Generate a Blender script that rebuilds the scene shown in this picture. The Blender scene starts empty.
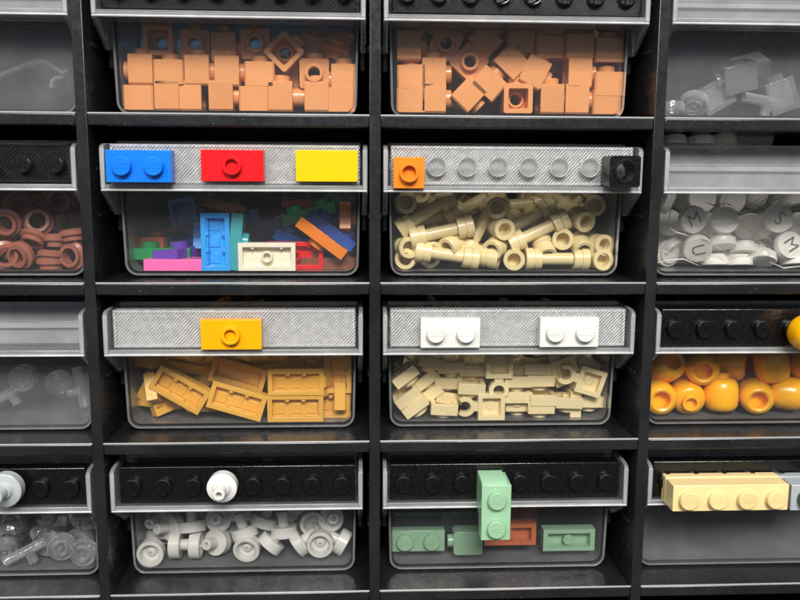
import bpy, bmesh, math, random
import numpy as np
from mathutils import Matrix, Vector, Euler
random.seed(7)
R_ = math.radians
SC = bpy.context.scene
COL = SC.collection
MM = 0.001

# ------------------------------------------------------------------ camera
CAM = dict(pos=(-3.9534, -219.6145, -14.6147), yaw=.0482, pitch=.1493, roll=.0057, f=840.0)
def cam_axes():
    y, p, r = CAM['yaw'], CAM['pitch'], CAM['roll']
    fw = Vector((math.sin(y)*math.cos(p), math.cos(y)*math.cos(p), -math.sin(p)))
    rt = Vector((math.cos(y), -math.sin(y), 0)); up = rt.cross(fw)
    r2 = rt*math.cos(r)+up*math.sin(r); u2 = -rt*math.sin(r)+up*math.cos(r)
    return r2, u2, fw
RT, UP, FW = cam_axes()
def at(px, py, Y):
    """point of the place (mm) seen at photo pixel px,py on the vertical plane Y"""
    d = FW + RT*((px-400)/CAM['f']) - UP*((py-300)/CAM['f'])
    t = (Y-CAM['pos'][1])/d.y
    return Vector(CAM['pos'])+d*t
cd = bpy.data.cameras.new('camera'); cam = bpy.data.objects.new('camera', cd); COL.objects.link(cam)
cd.sensor_width = 36; cd.lens = CAM['f']/800*36; cd.clip_start = .005; cd.clip_end = 50
cam.matrix_world = Matrix(((RT.x, UP.x, -FW.x, CAM['pos'][0]*MM), (RT.y, UP.y, -FW.y, CAM['pos'][1]*MM),
                           (RT.z, UP.z, -FW.z, CAM['pos'][2]*MM), (0, 0, 0, 1)))
SC.camera = cam
# ------------------------------------------------------------------ world, lamps, exposure
w = bpy.data.worlds.new('World'); SC.world = w; w.use_nodes = True
bg = w.node_tree.nodes['Background']; bg.inputs[1].default_value = .55
_t = w.node_tree; _tc = _t.nodes.new('ShaderNodeTexCoord'); _sx = _t.nodes.new('ShaderNodeSeparateXYZ'); _rp = _t.nodes.new('ShaderNodeValToRGB')
_mr = _t.nodes.new('ShaderNodeMapRange'); _mr.inputs[1].default_value = -1; _t.links.new(_tc.outputs['Generated'], _sx.inputs[0])
_t.links.new(_sx.outputs[2], _mr.inputs[0]); _t.links.new(_mr.outputs[0], _rp.inputs[0]); _t.links.new(_rp.outputs[0], bg.inputs[0])
_e = _rp.color_ramp.elements; _e[0].position = .46; _e[0].color = (.20, .20, .21, 1); _e[1].position = .86; _e[1].color = (2.0, 2.06, 2.15, 1)
_x = _e.new(.58); _x.color = (.40, .42, .45, 1)
def area(name, loc, target, sx, sy, power, col):
    l = bpy.data.lights.new(name, 'AREA'); l.shape = 'RECTANGLE'; l.size = sx; l.size_y = sy; l.energy = power; l.color = col
    o = bpy.data.objects.new(name, l); COL.objects.link(o); o.location = loc
    o.rotation_euler = (Vector(target)-Vector(loc)).to_track_quat('-Z', 'Y').to_euler(); return o
area('ceiling_lamp', (.10, -1.10, .78), (0, 0, -.05), .60, .35, 30, (1, .955, .90))
area('ceiling_lamp', (-.85, -1.2, .80), (0, 0, -.05), .6, .3, 10, (1, .96, .90))
SC.view_settings.view_transform = 'Standard'; SC.view_settings.look = 'None'
SC.view_settings.exposure = 0; SC.view_settings.gamma = 1
SC.render.engine = 'CYCLES'
cy = SC.cycles; cy.use_denoising = True; cy.max_bounces = 14; cy.transparent_max_bounces = 40
cy.diffuse_bounces = 4; cy.glossy_bounces = 5; cy.transmission_bounces = 8; cy.sample_clamp_indirect = 4
cy.caustics_reflective = False; cy.caustics_refractive = False

# ------------------------------------------------------------------ materials
def srgb(h):
    c = [int(h[i:i+2], 16)/255 for i in (0, 2, 4)]
    return tuple(x/12.92 if x <= .04045 else ((x+.055)/1.055)**2.4 for x in c)+(1,)
class NT:
    def __init__(s, name):
        s.m = bpy.data.materials.new(name); s.m.use_nodes = True; s.t = s.m.node_tree; s.t.nodes.clear()
        s.out = s.n('ShaderNodeOutputMaterial')
    def n(s, typ, **kw):
        nd = s.t.nodes.new(typ)
        for k, v in kw.items():
            if isinstance(k, str) and k.startswith('i_'):
                nd.inputs[k[2:].replace('_', ' ')].default_value = v
            else: setattr(nd, k, v)
        return nd
    def l(s, a, b): s.t.links.new(a, b)
    def coords(s, scale=1000.0, rot=(0, 0, 0)):
        tc = s.n('ShaderNodeTexCoord'); mp = s.n('ShaderNodeMapping')
        mp.inputs['Scale'].default_value = (scale,)*3; mp.inputs['Rotation'].default_value = rot
        s.l(tc.outputs['Object'], mp.inputs['Vector']); return mp.outputs[0]
    def noise(s, vec, scale, detail=3, rough=.5):
        n = s.n('ShaderNodeTexNoise'); n.inputs['Scale'].default_value = scale; n.inputs['Detail'].default_value = detail
        n.inputs['Roughness'].default_value = rough; s.l(vec, n.inputs['Vector']); return n.outputs[0]
    def ramp(s, fac, stops):
        r = s.n('ShaderNodeValToRGB'); e = r.color_ramp.elements
        while len(e) < len(stops): e.new(.5)
        for x, (p, c) in zip(e, stops): x.position = p; x.color = c if len(c) == 4 else tuple(c)+(1,)
        s.l(fac, r.inputs[0]); return r.outputs[0]
    def maprange(s, v, a, b, c, d):
        m = s.n('ShaderNodeMapRange')
        for k, x in zip((1, 2, 3, 4), (a, b, c, d)): m.inputs[k].default_value = x
        s.l(v, m.inputs[0]); return m.outputs[0]
    def bump(s, h, strength, dist):
        b = s.n('ShaderNodeBump'); b.inputs['Strength'].default_value = strength; b.inputs['Distance'].default_value = dist
        s.l(h, b.inputs['Height']); return b.outputs[0]
    def mix(s, fac, a, b):
        m = s.n('ShaderNodeMixShader')
        if isinstance(fac, (int, float)): m.inputs[0].default_value = fac
        else: s.l(fac, m.inputs[0])
        s.l(a, m.inputs[1]); s.l(b, m.inputs[2]); return m.outputs[0]
    def math(s, op, a, b=None):
        m = s.n('ShaderNodeMath', operation=op)
        for k, v in enumerate((a, b)):
            if v is None: continue
            if isinstance(v, (int, float)): m.inputs[k].default_value = v
            else: s.l(v, m.inputs[k])
        return m.outputs[0]
    def mul(s, col, k):
        m = s.n('ShaderNodeMixRGB', blend_type='MULTIPLY'); m.inputs[0].default_value = 1
        s.l(k, m.inputs[1]); m.inputs[2].default_value = col; return m.outputs[0]

def abs_plastic(name, hexc, rough=.22, sss=0.0):
    t = NT(name); v = t.coords(); p = t.n('ShaderNodeBsdfPrincipled')
    oi = t.n('ShaderNodeObjectInfo')
    var = t.maprange(oi.outputs['Random'], 0, 1, .93, 1.05)
    nz = t.maprange(t.noise(v, .35, 3), 0, 1, .95, 1.05)
    k = t.math('MULTIPLY', var, nz)
    cmb = t.n('ShaderNodeCombineColor')
    for i in range(3): t.l(k, cmb.inputs[i])
    t.l(t.mul(srgb(hexc), cmb.outputs[0]), p.inputs['Base Color'])
    t.l(t.maprange(t.noise(v, 1.6, 4), .3, .7, rough-.07, rough+.12), p.inputs['Roughness'])
    t.l(t.bump(t.noise(v, .35, 1), .08, .0004), p.inputs['Normal'])
    if sss:
        p.inputs['Subsurface Weight'].default_value = sss; p.inputs['Subsurface Radius'].default_value = (.0012, .0010, .0007)
        p.inputs['Subsurface Scale'].default_value = 1
    t.l(p.outputs[0], t.out.inputs[0]); return t.m
PAL = dict(nougat='DC955C', brown='985C48', tan='E8D59E', gold='E6AE44', golds='E89E00', offwhite='F6F3EA', tanbrick='D5BE88', white='CDCDC8', milk='CACAC5', bone='CFCFC8', cream='EFE8D0',
           blue='0A6FE0', red='D8141C', yellow='E3B600', orange='E27C1E', azure='2FA2F2', teal='3D9EA6', pink='F56DB4',
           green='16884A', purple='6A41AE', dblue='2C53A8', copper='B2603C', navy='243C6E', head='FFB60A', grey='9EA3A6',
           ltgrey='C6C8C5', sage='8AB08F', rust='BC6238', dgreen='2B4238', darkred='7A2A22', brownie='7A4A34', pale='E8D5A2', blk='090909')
MAT = {k: abs_plastic('plastic_'+k, v) for k, v in PAL.items()}

def black_cabinet():
    t = NT('glossy_black_plastic'); v = t.coords(); p = t.n('ShaderNodeBsdfPrincipled')
    sc = t.n('ShaderNodeMapping'); sc.inputs['Scale'].default_value = (1, .6, 1); t.l(v, sc.inputs['Vector'])
    big = t.noise(v, .05, 5, .6)
    t.l(t.ramp(big, [(.35, srgb('151617')), (.7, srgb('222325'))]), p.inputs['Base Color'])
    # pale dust specks and scuffs
    sp = t.noise(v, 1.3, 5, .65); spots = t.maprange(sp, .66, .72, 0, .8)
    pt = t.maprange(t.noise(v, .06, 2), .47, .62, 0, 1)
    dust = t.math('MULTIPLY', spots, pt)
    mixc = t.n('ShaderNodeMixRGB'); t.l(dust, mixc.inputs[0]); t.l(p.inputs['Base Color'].links[0].from_socket, mixc.inputs[1])
    mixc.inputs[2].default_value = srgb('9a9a97'); t.l(mixc.outputs[0], p.inputs['Base Color'])
    r = t.maprange(t.noise(sc.outputs[0], .5, 5, .6), .3, .75, .17, .34)
    t.l(r, p.inputs['Roughness']); t.l(t.bump(t.noise(v, .5, 5, .6), .10, .0003), p.inputs['Normal'])
    t.l(p.outputs[0], t.out.inputs[0]); return t.m
M_CAB = black_cabinet()

def clear(name, tint, haze, hazecol, rough=.16, bumpd=.0003, stripes=False, extra=None):
    """see-through polypropylene: clear body, milky haze, surface gloss"""
    t = NT(name); v = t.coords()
    bmp = t.bump(t.noise(v, .09, 3), .35, bumpd)
    tr = t.n('ShaderNodeBsdfTransparent'); tr.inputs[0].default_value = tint
    df = t.n('ShaderNodeBsdfPrincipled'); df.inputs['Base Color'].default_value = hazecol; df.inputs['Roughness'].default_value = .45
    df.inputs['Specular IOR Level'].default_value = .3
    tl = t.n('ShaderNodeBsdfTranslucent'); tl.inputs[0].default_value = hazecol
    gl = t.n('ShaderNodeBsdfGlossy'); gl.inputs['Roughness'].default_value = rough; gl.inputs[0].default_value = (1, 1, 1, 1)
    t.l(bmp, gl.inputs['Normal'])
    hz = t.mix(.35, df.outputs[0], tl.outputs[0])
    smear = t.math('ADD', t.maprange(t.noise(v, .07, 4, .6), .3, .75, -.35*haze, .45*haze), haze)
    # fine scratches
    sc = t.n('ShaderNodeMapping'); sc.inputs['Rotation'].default_value = (0, .5, 0); sc.inputs['Scale'].default_value = (.12, 1, 2.2); t.l(v, sc.inputs['Vector'])
    scr = t.maprange(t.noise(sc.outputs[0], 1.2, 3), .70, .75, 0, .10)
    smear = t.math('ADD', smear, scr)
    a = t.mix(smear, tr.outputs[0], hz)
    fr = t.n('ShaderNodeFresnel'); fr.inputs[0].default_value = 1.42; t.l(bmp, fr.inputs['Normal'])
    t.l(t.mix(fr.outputs[0], a, gl.outputs[0]), t.out.inputs[0]); return t.m
M_TUBF = clear('frosted_drawer_floor', (.94, .945, .955, 1), .26, (.78, .81, .84, 1), rough=.25)
M_TUBH = clear('cloudy_polypropylene', (.985, .988, .992, 1), .085, (.70, .74, .79, 1))
M_PANELH = None
M_TUB = clear('frosted_clear_polypropylene', (.994, .995, .997, 1), .020, (.66, .69, .73, 1))
M_RIM = clear('drawer_edge_plastic', (.97, .975, .98, 1), .12, (.80, .83, .86, 1), rough=.2)
M_EDGE = clear('milky_clear_edge', (.95, .95, .955, 1), .38, (.84, .86, .87, 1), rough=.2)
M_PLATE = clear('milky_handle_plastic', (.975, .98, .985, 1), .19, (.92, .94, .96, 1), rough=.2)
M_LINE = clear('frosted_white_edge', (.95, .95, .955, 1), .72, (.90, .90, .90, 1), rough=.2)
M_SIDE = clear('frosted_side_plastic', (.97, .975, .98, 1), .27, (.95, .96, .97, 1), rough=.2)
M_PANELH = clear('cloudy_label_panel', (.96, .965, .975, 1), .30, (.72, .76, .80, 1), rough=.2)
M_PANEL = clear('milky_label_panel', (.97, .973, .98, 1), .10, (.60, .66, .74, 1), rough=.2)
M_STUD = clear('clear_stud_plastic', (.99, .99, .99, 1), .16, (.92, .93, .94, 1), rough=.08, bumpd=.002)
def glass():
    t = NT('clear_brick_plastic'); v = t.coords()
    tr = t.n('ShaderNodeBsdfTransparent'); tr.inputs[0].default_value = (.97, .975, .98, 1)
    bmp = t.bump(t.noise(v, .35, 3), .5, .0008)
    gl = t.n('ShaderNodeBsdfGlossy'); gl.inputs['Roughness'].default_value = .12; t.l(bmp, gl.inputs['Normal'])
    df = t.n('ShaderNodeBsdfDiffuse'); df.inputs[0].default_value = (.93, .95, .96, 1)
    lw = t.n('ShaderNodeLayerWeight'); lw.inputs[0].default_value = .35; t.l(bmp, lw.inputs['Normal'])
    e = t.maprange(lw.outputs['Facing'], .12, .75, .22, .95)
    a = t.mix(e, tr.outputs[0], t.mix(.5, df.outputs[0], gl.outputs[0]))
    fr = t.n('ShaderNodeFresnel'); fr.inputs[0].default_value = 1.5; t.l(bmp, fr.inputs['Normal'])
    t.l(t.mix(fr.outputs[0], a, gl.outputs[0]), t.out.inputs[0]); return t.m
M_CLR = glass()
def bag_mat():
    t = NT('crinkled_clear_film'); v = t.coords()
    bmp = t.bump(t.noise(v, .22, 6, .65), 1.0, .006)
    tr = t.n('ShaderNodeBsdfTransparent'); tr.inputs[0].default_value = (.97, .97, .97, 1)
    gl = t.n('ShaderNodeBsdfGlossy'); gl.inputs['Roughness'].default_value = .12; t.l(bmp, gl.inputs['Normal'])
    df = t.n('ShaderNodeBsdfTranslucent'); df.inputs[0].default_value = (.9, .88, .84, 1)
    df2 = t.n('ShaderNodeBsdfDiffuse'); df2.inputs[0].default_value = (1, .97, .91, 1)
    a = t.mix(.13, tr.outputs[0], t.mix(.5, df.outputs[0], df2.outputs[0]))
    t.l(t.mix(.16, a, gl.outputs[0]), t.out.inputs[0]); return t.m
M_BAG = bag_mat()
M_FOLD_GLINT = clear('film_fold_glint', (.97, .97, .97, 1), .85, (1, .98, .94, 1), rough=.15)  # near-white film paints the highlights along the bag's creases
def strip_black(name, textured):
    t = NT(name); v = t.coords(rot=(0, R_(-48), 0)); p = t.n('ShaderNodeBsdfPrincipled')
    p.inputs['Base Color'].default_value = srgb('141517' if textured else '0a0a0b')
    o = t.coords()
    if textured:
        wv = t.n('ShaderNodeTexWave', wave_type='BANDS', bands_direction='X'); t.l(v, wv.inputs['Vector'])
        wv.inputs['Scale'].default_value = .40; wv.inputs['Distortion'].default_value = .5; wv.inputs['Detail'].default_value = 2
        nz = t.noise(o, .5, 3)
        h = t.math('ADD', wv.outputs[1], t.math('MULTIPLY', nz, .6))
        t.l(t.bump(h, 1.0, .0005), p.inputs['Normal']); p.inputs['Roughness'].default_value = .24
        p.inputs['Specular IOR Level'].default_value = .8
    else:
        p.inputs['Specular IOR Level'].default_value = .5
        n2 = t.noise(o, .9, 5, .65)
        t.l(t.maprange(n2, .35, .7, .15, .4), p.inputs['Roughness']); t.l(t.bump(t.noise(o, .5, 3, .5), .4, .0004), p.inputs['Normal'])
    t.l(p.outputs[0], t.out.inputs[0]); return t.m
M_SBT = strip_black('ridged_black_print', True); M_SBS = strip_black('smooth_black_plastic', False)
def strip_clear():
    t = NT('ridged_clear_print'); v = t.coords(rot=(0, R_(-43), 0)); o = t.coords()
    wv = t.n('ShaderNodeTexWave', wave_type='BANDS', bands_direction='X'); t.l(v, wv.inputs['Vector'])
    wv.inputs['Scale'].default_value = .47; wv.inputs['Distortion'].default_value = 2.2; wv.inputs['Detail'].default_value = 3
    nz = t.noise(o, .55, 4, .6)
    h = t.math('ADD', t.math('MULTIPLY', wv.outputs[1], .7), t.math('MULTIPLY', nz, 1.1))
    b = t.bump(h, .7, .0005)
    p = t.n('ShaderNodeBsdfPrincipled'); p.inputs['Base Color'].default_value = (.78, .79, .79, 1)
    p.inputs['Roughness'].default_value = .13; p.inputs['Specular IOR Level'].default_value = 1.0; t.l(b, p.inputs['Normal'])
    tr = t.n('ShaderNodeBsdfTransparent'); tr.inputs[0].default_value = (.9, .9, .9, 1)
    f = t.maprange(h, .45, 1.35, .16, .52)
    t.l(t.mix(f, tr.outputs[0], p.outputs[0]), t.out.inputs[0]); return t.m
M_SCL = strip_clear()
def simple(name, col, rough):
    t = NT(name); p = t.n('ShaderNodeBsdfPrincipled'); v = t.coords(); p.inputs['Roughness'].default_value = rough
    cmb = t.n('ShaderNodeCombineColor'); k = t.maprange(t.noise(v, .04, 4), 0, 1, .85, 1.12)
    for i in range(3): t.l(k, cmb.inputs[i])
    t.l(t.mul(srgb(col), cmb.outputs[0]), p.inputs['Base Color']); t.l(p.outputs[0], t.out.inputs[0]); return t.m
M_BLUE = simple('blue_board', '6CBBFF', .5)
M_EDGE_GLINT = simple('pale_edge_highlight', '8d8e8f', .25)  # pale grey paints the highlight along the shelf edges
M_INK = simple('black_ink', '1c1c1e', .5)

# ------------------------------------------------------------------ mesh helpers (coordinates in mm)
class MB:
    def __init__(s): s.v = []; s.f = []
    def add(s, vs, fs, M=None):
        k = len(s.v)
        for p in vs:
            p = Vector(p); s.v.append(M @ p if M is not None else p)
        s.f += [[k+i for i in f] for f in fs]; return s
    def join(s, o, M=None): return s.add(o.v, o.f, M)
    def box(s, x0, x1, y0, y1, z0, z1, M=None):
        vs = [(x, y, z) for x in (x0, x1) for y in (y0, y1) for z in (z0, z1)]
        return s.add(vs, [(0, 1, 3, 2), (4, 6, 7, 5), (0, 4, 5, 1), (2, 3, 7, 6), (0, 2, 6, 4), (1, 5, 7, 3)], M)
    def lathe(s, prof, n=28, M=None):
        """prof: (r, h) along +Z, closed solid when it starts and ends at r=0 or at the same point"""
        vs = []; rings = []
        for r, h in prof:
            if r < 1e-6: rings.append([len(vs)]); vs.append((0, 0, h))
            else:
                rings.append([len(vs)+i for i in range(n)])
                vs += [(r*math.cos(2*math.pi*i/n), r*math.sin(2*math.pi*i/n), h) for i in range(n)]
        fs = []
        for a, b in zip(rings, rings[1:]):
            for i in range(n):
                j = (i+1) % n
                q = [a[i % len(a)], a[j % len(a)], b[j % len(b)], b[i % len(b)]]
                u = []
                for x in q:
                    if x not in u: u.append(x)
                if len(u) > 2: fs.append(u)
        return s.add(vs, fs, M)
    def prism(s, poly, a, b, axis='Y', M=None):
        """poly: 2D outline; extruded from a to b along axis"""
        n = len(poly); vs = []
        for t in (a, b):
            for (u, w) in poly:
                vs.append({'Y': (u, t, w), 'X': (t, u, w), 'Z': (u, w, t)}[axis])
        fs = [list(range(n)), list(range(2*n-1, n-1, -1))]+[[i, i+n, (i+1) % n+n, (i+1) % n] for i in range(n)]
        return s.add(vs, fs, M)
    def tray(s, w, h, d, tx, tz, dd, M=None):
        """hollow box open to -Y: outer w x h x d, walls tx/tz, cavity dd deep; centred"""
        X, Z, Y = w/2, h/2, d/2; x, z = X-tx, Z-tz
        vs = [(-X, -Y, -Z), (X, -Y, -Z), (X, -Y, Z), (-X, -Y, Z), (-X, Y, -Z), (X, Y, -Z), (X, Y, Z), (-X, Y, Z),
              (-x, -Y, -z), (x, -Y, -z), (x, -Y, z), (-x, -Y, z), (-x, -Y+dd, -z), (x, -Y+dd, -z), (x, -Y+dd, z), (-x, -Y+dd, z)]
        fs = [(5, 4, 7, 6)]
        for i in range(4):
            j = (i+1) % 4
            fs += [(i, i+4, j+4, j), (i, j, j+8, i+8), (i+8, j+8, j+12, i+12)]
        fs.append((12, 13, 14, 15)); return s.add(vs, fs, M)
    def mesh(s, name):
        me = bpy.data.meshes.new(name); me.from_pydata([tuple(p*MM) for p in s.v], [], s.f); me.update()
        b = bmesh.new(); b.from_mesh(me); bmesh.ops.recalc_face_normals(b, faces=b.faces); b.to_mesh(me); b.free()
        me.shade_smooth(); me.set_sharp_from_angle(angle=R_(35)); return me
def T(x, y, z): return Matrix.Translation((x, y, z))
def RX(a): return Matrix.Rotation(R_(a), 4, 'X')
def RY(a): return Matrix.Rotation(R_(a), 4, 'Y')
def RZ(a): return Matrix.Rotation(R_(a), 4, 'Z')
OUT = RX(90)                       # lathe +Z  ->  -Y (towards the viewer)

def tag(o, label=None, cat=None, group=None, kind=None):
    for k, v in (('label', label), ('category', cat), ('group', group), ('kind', kind)):
        if v: o[k] = v
    return o
def link(name, me, mat, parent=None, bev=0.0):
    o = bpy.data.objects.new(name, me); COL.objects.link(o)
    if mat and not me.materials: me.materials.append(mat)
    if parent: o.parent = parent
    if bev:
        m = o.modifiers.new('bevel', 'BEVEL'); m.width = bev*MM; m.segments = 2; m.limit_method = 'ANGLE'; m.angle_limit = R_(50)
    return o
def obj(name, mb, mat, parent=None, bev=0.0): return link(name, mb.mesh(name), mat, parent, bev)
def empty(name, loc_mm=(0, 0, 0)):
    o = bpy.data.objects.new(name, None); COL.objects.link(o); o.location = Vector(loc_mm)*MM
    o.empty_display_size = .005; return o
def text_mb(txt, size, depth=.12):
    c = bpy.data.curves.new('t', 'FONT'); c.body = txt; c.size = size; c.extrude = depth; c.align_x = 'CENTER'; c.align_y = 'CENTER'
    c.resolution_u = 3
    o = bpy.data.objects.new('t', c); COL.objects.link(o)
    dg = bpy.context.evaluated_depsgraph_get(); me = bpy.data.meshes.new_from_object(o.evaluated_get(dg))
    m = MB(); m.add([v.co.copy() for v in me.vertices], [list(p.vertices) for p in me.polygons])
    bpy.data.objects.remove(o); bpy.data.curves.remove(c); bpy.data.meshes.remove(me); return m   # faces +Z
LOGO = text_mb('LEGO', 1.65, .10)

# ------------------------------------------------------------------ cabinet
W, H, TH = 74.0, 43.34, 3.0
DEPTH = 150
cab = empty('storage_cabinet', (0, 0, -4*H-TH))
tag(cab, 'black plastic drawer cabinet, a grid of open compartments holding clear drawers', 'cabinet')
def local(o, base): o.location = -Vector(base)*MM; return o
cb = (0, 0, -4*H-TH)
for i in range(-2, 3):
    m = MB(); m.box(i*W-1.45, i*W+1.45, 0, DEPTH, -4*H-TH, H)
    # drawer runners on both faces
    for r in range(1, 6):
        zf = -(r-1)*H
        for sgn in (-1, 1):
            if (i == -2 and sgn < 0) or (i == 2 and sgn > 0): continue
            for zz in (17.5, 29.5):
                x = i*W+sgn*1.4; m.box(min(x, x+sgn*.45), max(x, x+sgn*.45), 5, DEPTH-3, zf+zz-.5, zf+zz+.5)
    local(obj('divider', m, M_CAB, cab, .45), cb)
for r in range(0, 6):
    for c in range(1, 5):
        zt = -(r-1)*H; x0, x1 = (c-3)*W+1.45, (c-2)*W-1.45
        m = MB(); zs_ = zt-1.4 if r == 1 else zt
        m.box(x0, x1, .35, DEPTH, zt-TH+.02, zs_)
        m.box(x0, x1, .12, 1.4, zt-TH-.02, zt+.1)      # front lip
        sh = local(obj('shelf', m, M_CAB, cab, .4), cb)
        m = MB(); m.lathe([(0, x0), (.26, x0), (.26, x1), (0, x1)], 12, T(0, .42, zt+.08) @ RY(90)); obj('edge_highlight', m, M_EDGE_GLINT, sh)  # thin bead added as a painted highlight on the shelf's front edge
local(obj('back_panel', MB().box(-2*W-1.4, 2*W+1.4, DEPTH, DEPTH+2, -4*H-TH, H), M_BLUE, cab), cb)

# ------------------------------------------------------------------ drawers
FY = 12.0            # drawer front wall, mm behind the cabinet's front edge
BZ = .8              # underside of a drawer above its shelf
def u_outline(hw_t, hw_b, z0, z1, r=3.4, n=7):
    p = [(-hw_t, z1)]
    for i in range(n):
        a = math.pi+math.pi/2*i/(n-1); p.append((-hw_b+r+r*math.cos(a), z0+r+r*math.sin(a)))
    for i in range(n):
        a = 1.5*math.pi+math.pi/2*i/(n-1); p.append((hw_b-r+r*math.cos(a), z0+r+r*math.sin(a)))
    p.append((hw_t, z1)); return p
def u_shell(hw_t, hw_b, z0, z1, y0, y1, t, front=True):
    """U trough with real wall thickness; closed at front and back"""
    o = u_outline(hw_t, hw_b, z0, z1); i_ = u_outline(hw_t-t, hw_b-t, z0+t, z1, r=2.6); n = len(o)
    m = MB(); vs = []
    for pl, y in ((o, y0), (o, y1), (i_, y0+t), (i_, y1-t)): vs += [(x, y, z) for x, z in pl]
    A, B, C, D = 0, n, 2*n, 3*n; fs = []
    for k in range(n-1):
        fs += [(A+k, A+k+1, B+k+1, B+k), (C+k, D+k, D+k+1, C+k+1)]
    fs += [tuple(range(A, A+n)), tuple(range(B, B+n)), tuple(range(C, C+n)), tuple(range(D, D+n))]
    fs += [(A, B, D, C), (A+n-1, C+n-1, D+n-1, B+n-1), (A, C, C+n-1, A+n-1), (B, B+n-1, D+n-1, D)]
    m.add(vs, fs); return m
LEN = 125
_ms = {}
def bead(hw_t, hw_b, z0, z1, y, r):
    """thick outline bead along the drawer front's edge"""
    o = u_outline(hw_t, hw_b, z0, z1); i_ = u_outline(hw_t-r, hw_b-r, z0+r, z1, r=2.8); n = len(o); m = MB(); vs = []
    for pl, yy in ((o, y-.25), (i_, y-.25), (o, y), (i_, y)): vs += [(x, yy, z) for x, z in pl]
    fs = []
    for k in range(n-1):
        fs += [(k, k+1, n+k+1, n+k), (2*n+k, 3*n+k, 3*n+k+1, 2*n+k+1), (k, 2*n+k, 2*n+k+1, k+1), (n+k, n+k+1, 3*n+k+1, 3*n+k)]
    m.add(vs, fs+[(0, n, 3*n, 2*n), (n-1, 3*n-1, 4*n-1, 2*n-1)]); return m
ZT = 36.8; ZL = 25.4   # top of the drawer front, top of the handle ledge
def drawer(c, r, label, dx=0, dy=0, dz=0):
    base = ((c-2.5)*W+dx, FY+dy, -(r-1)*H+BZ+dz)
    e = empty('drawer', Vector(base)-Vector(cb)); e.parent = cab; tag(e, label)
    if not _ms:
        z0 = 0; zt = ZT-BZ; zl = ZL-BZ
        _ms['tub'] = (u_shell(32.6, 31.8, z0, zt, 0, LEN, 1.0).mesh('tub'), M_TUB)
        _ms['front_rim'] = (bead(32.6, 31.8, z0, zt, -.02, .6).mesh('front_rim'), M_RIM)
        m = MB(); m.box(-33.0, 33.0, -10.6, -.3, zl-1.2, zl); _ms['ledge'] = (m.mesh('ledge'), M_RIM)
        m = MB(); m.box(-34.1, 34.1, -11.2, -10.6, zl-.95, zl+.2); _ms['ledge_lip'] = (m.mesh('ledge_lip'), M_PLATE)
        m = MB(); m.box(-34.1, 34.1, -11.35, -10.6, zl-1.5, zl-.95); _ms['lip_edge'] = (m.mesh('lip_edge'), M_LINE)
        m = MB(); m.box(-32.4, 32.4, -1.7, -.8, zl+4.4, zl+6.4); _ms['rib'] = (m.mesh('rib'), M_PLATE)
        m = MB(); m.box(-32.5, 32.5, -1.1, -.3, zt-.9, zt+.15); _ms['top_rim'] = (m.mesh('top_rim'), M_SIDE)
        m = MB(); m.box(-32.5, 32.5, -.75, -.3, zl-1.2, zt-1.0); _ms['label_panel'] = (m.mesh('label_panel'), M_PANEL)
        for sg, nm in ((-1, 'rl'), (1, 'rr')):
            m = MB(); m.box(min(sg*32.75, sg*34.0), max(sg*32.75, sg*34.0), 2.2, LEN-4, zl-12.5, zl-1); _ms[nm] = (m.mesh('side_rail'), M_TUB)
        poly = [(-11.1, zl-1.6), (-11.1, zt-1.6), (-9.6, zt-.9), (2.0, zt-.2), (2.0, zl-8.0), (-1.0, zl-8.0)]
        for sg, nm in ((-1, 'sl'), (1, 'sr')):
            a, b = sg*33.0, sg*34.15
            m = MB(); m.prism(poly, min(a, b), max(a, b), 'X')
            m.box(min(sg*32.62, sg*33.0), max(sg*32.62, sg*33.0), .4, 2.0, zl-8, zt-.3)
            m.box(min(sg*32.9, sg*34.15), max(sg*32.9, sg*34.15), -11.35, -10.9, zl-.9, zt-2.0)
            _ms[nm] = (m.mesh('side_plate'), M_SIDE)
    for nm in ('tub', 'front_rim', 'ledge', 'ledge_lip', 'lip_edge', 'rib', 'top_rim', 'label_panel', 'sl', 'sr', 'rl', 'rr'):
        me, mt = _ms[nm]
        if nm in ('tub', 'label_panel') and (c, r) in ((1, 1), (1, 3), (4, 1), (4, 4), (1, 4), (4, 2)) and not (nm == 'tub' and (c, r) in ((1, 4), (4, 2))):
            me = _ms.setdefault(nm+'h', (me.copy(), None))[0]; me.name = nm; mt = M_TUBH if nm == 'tub' else M_PANELH
            me.materials.clear(); me.materials.append(mt)
        if nm == 'tub' and len(me.materials) < 2:
            if not me.materials: me.materials.append(mt)
            me.materials.append(M_TUBF)
            for pl in me.polygons: pl.material_index = 0 if abs(pl.normal.y) > .9 and pl.center.y < .01 else 1
        link('side_plate' if nm in ('sl', 'sr') else 'side_rail' if nm in ('rl', 'rr') else nm, me, mt, e, .2 if nm not in ('tub', 'front_rim') else 0)
    return base

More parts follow.
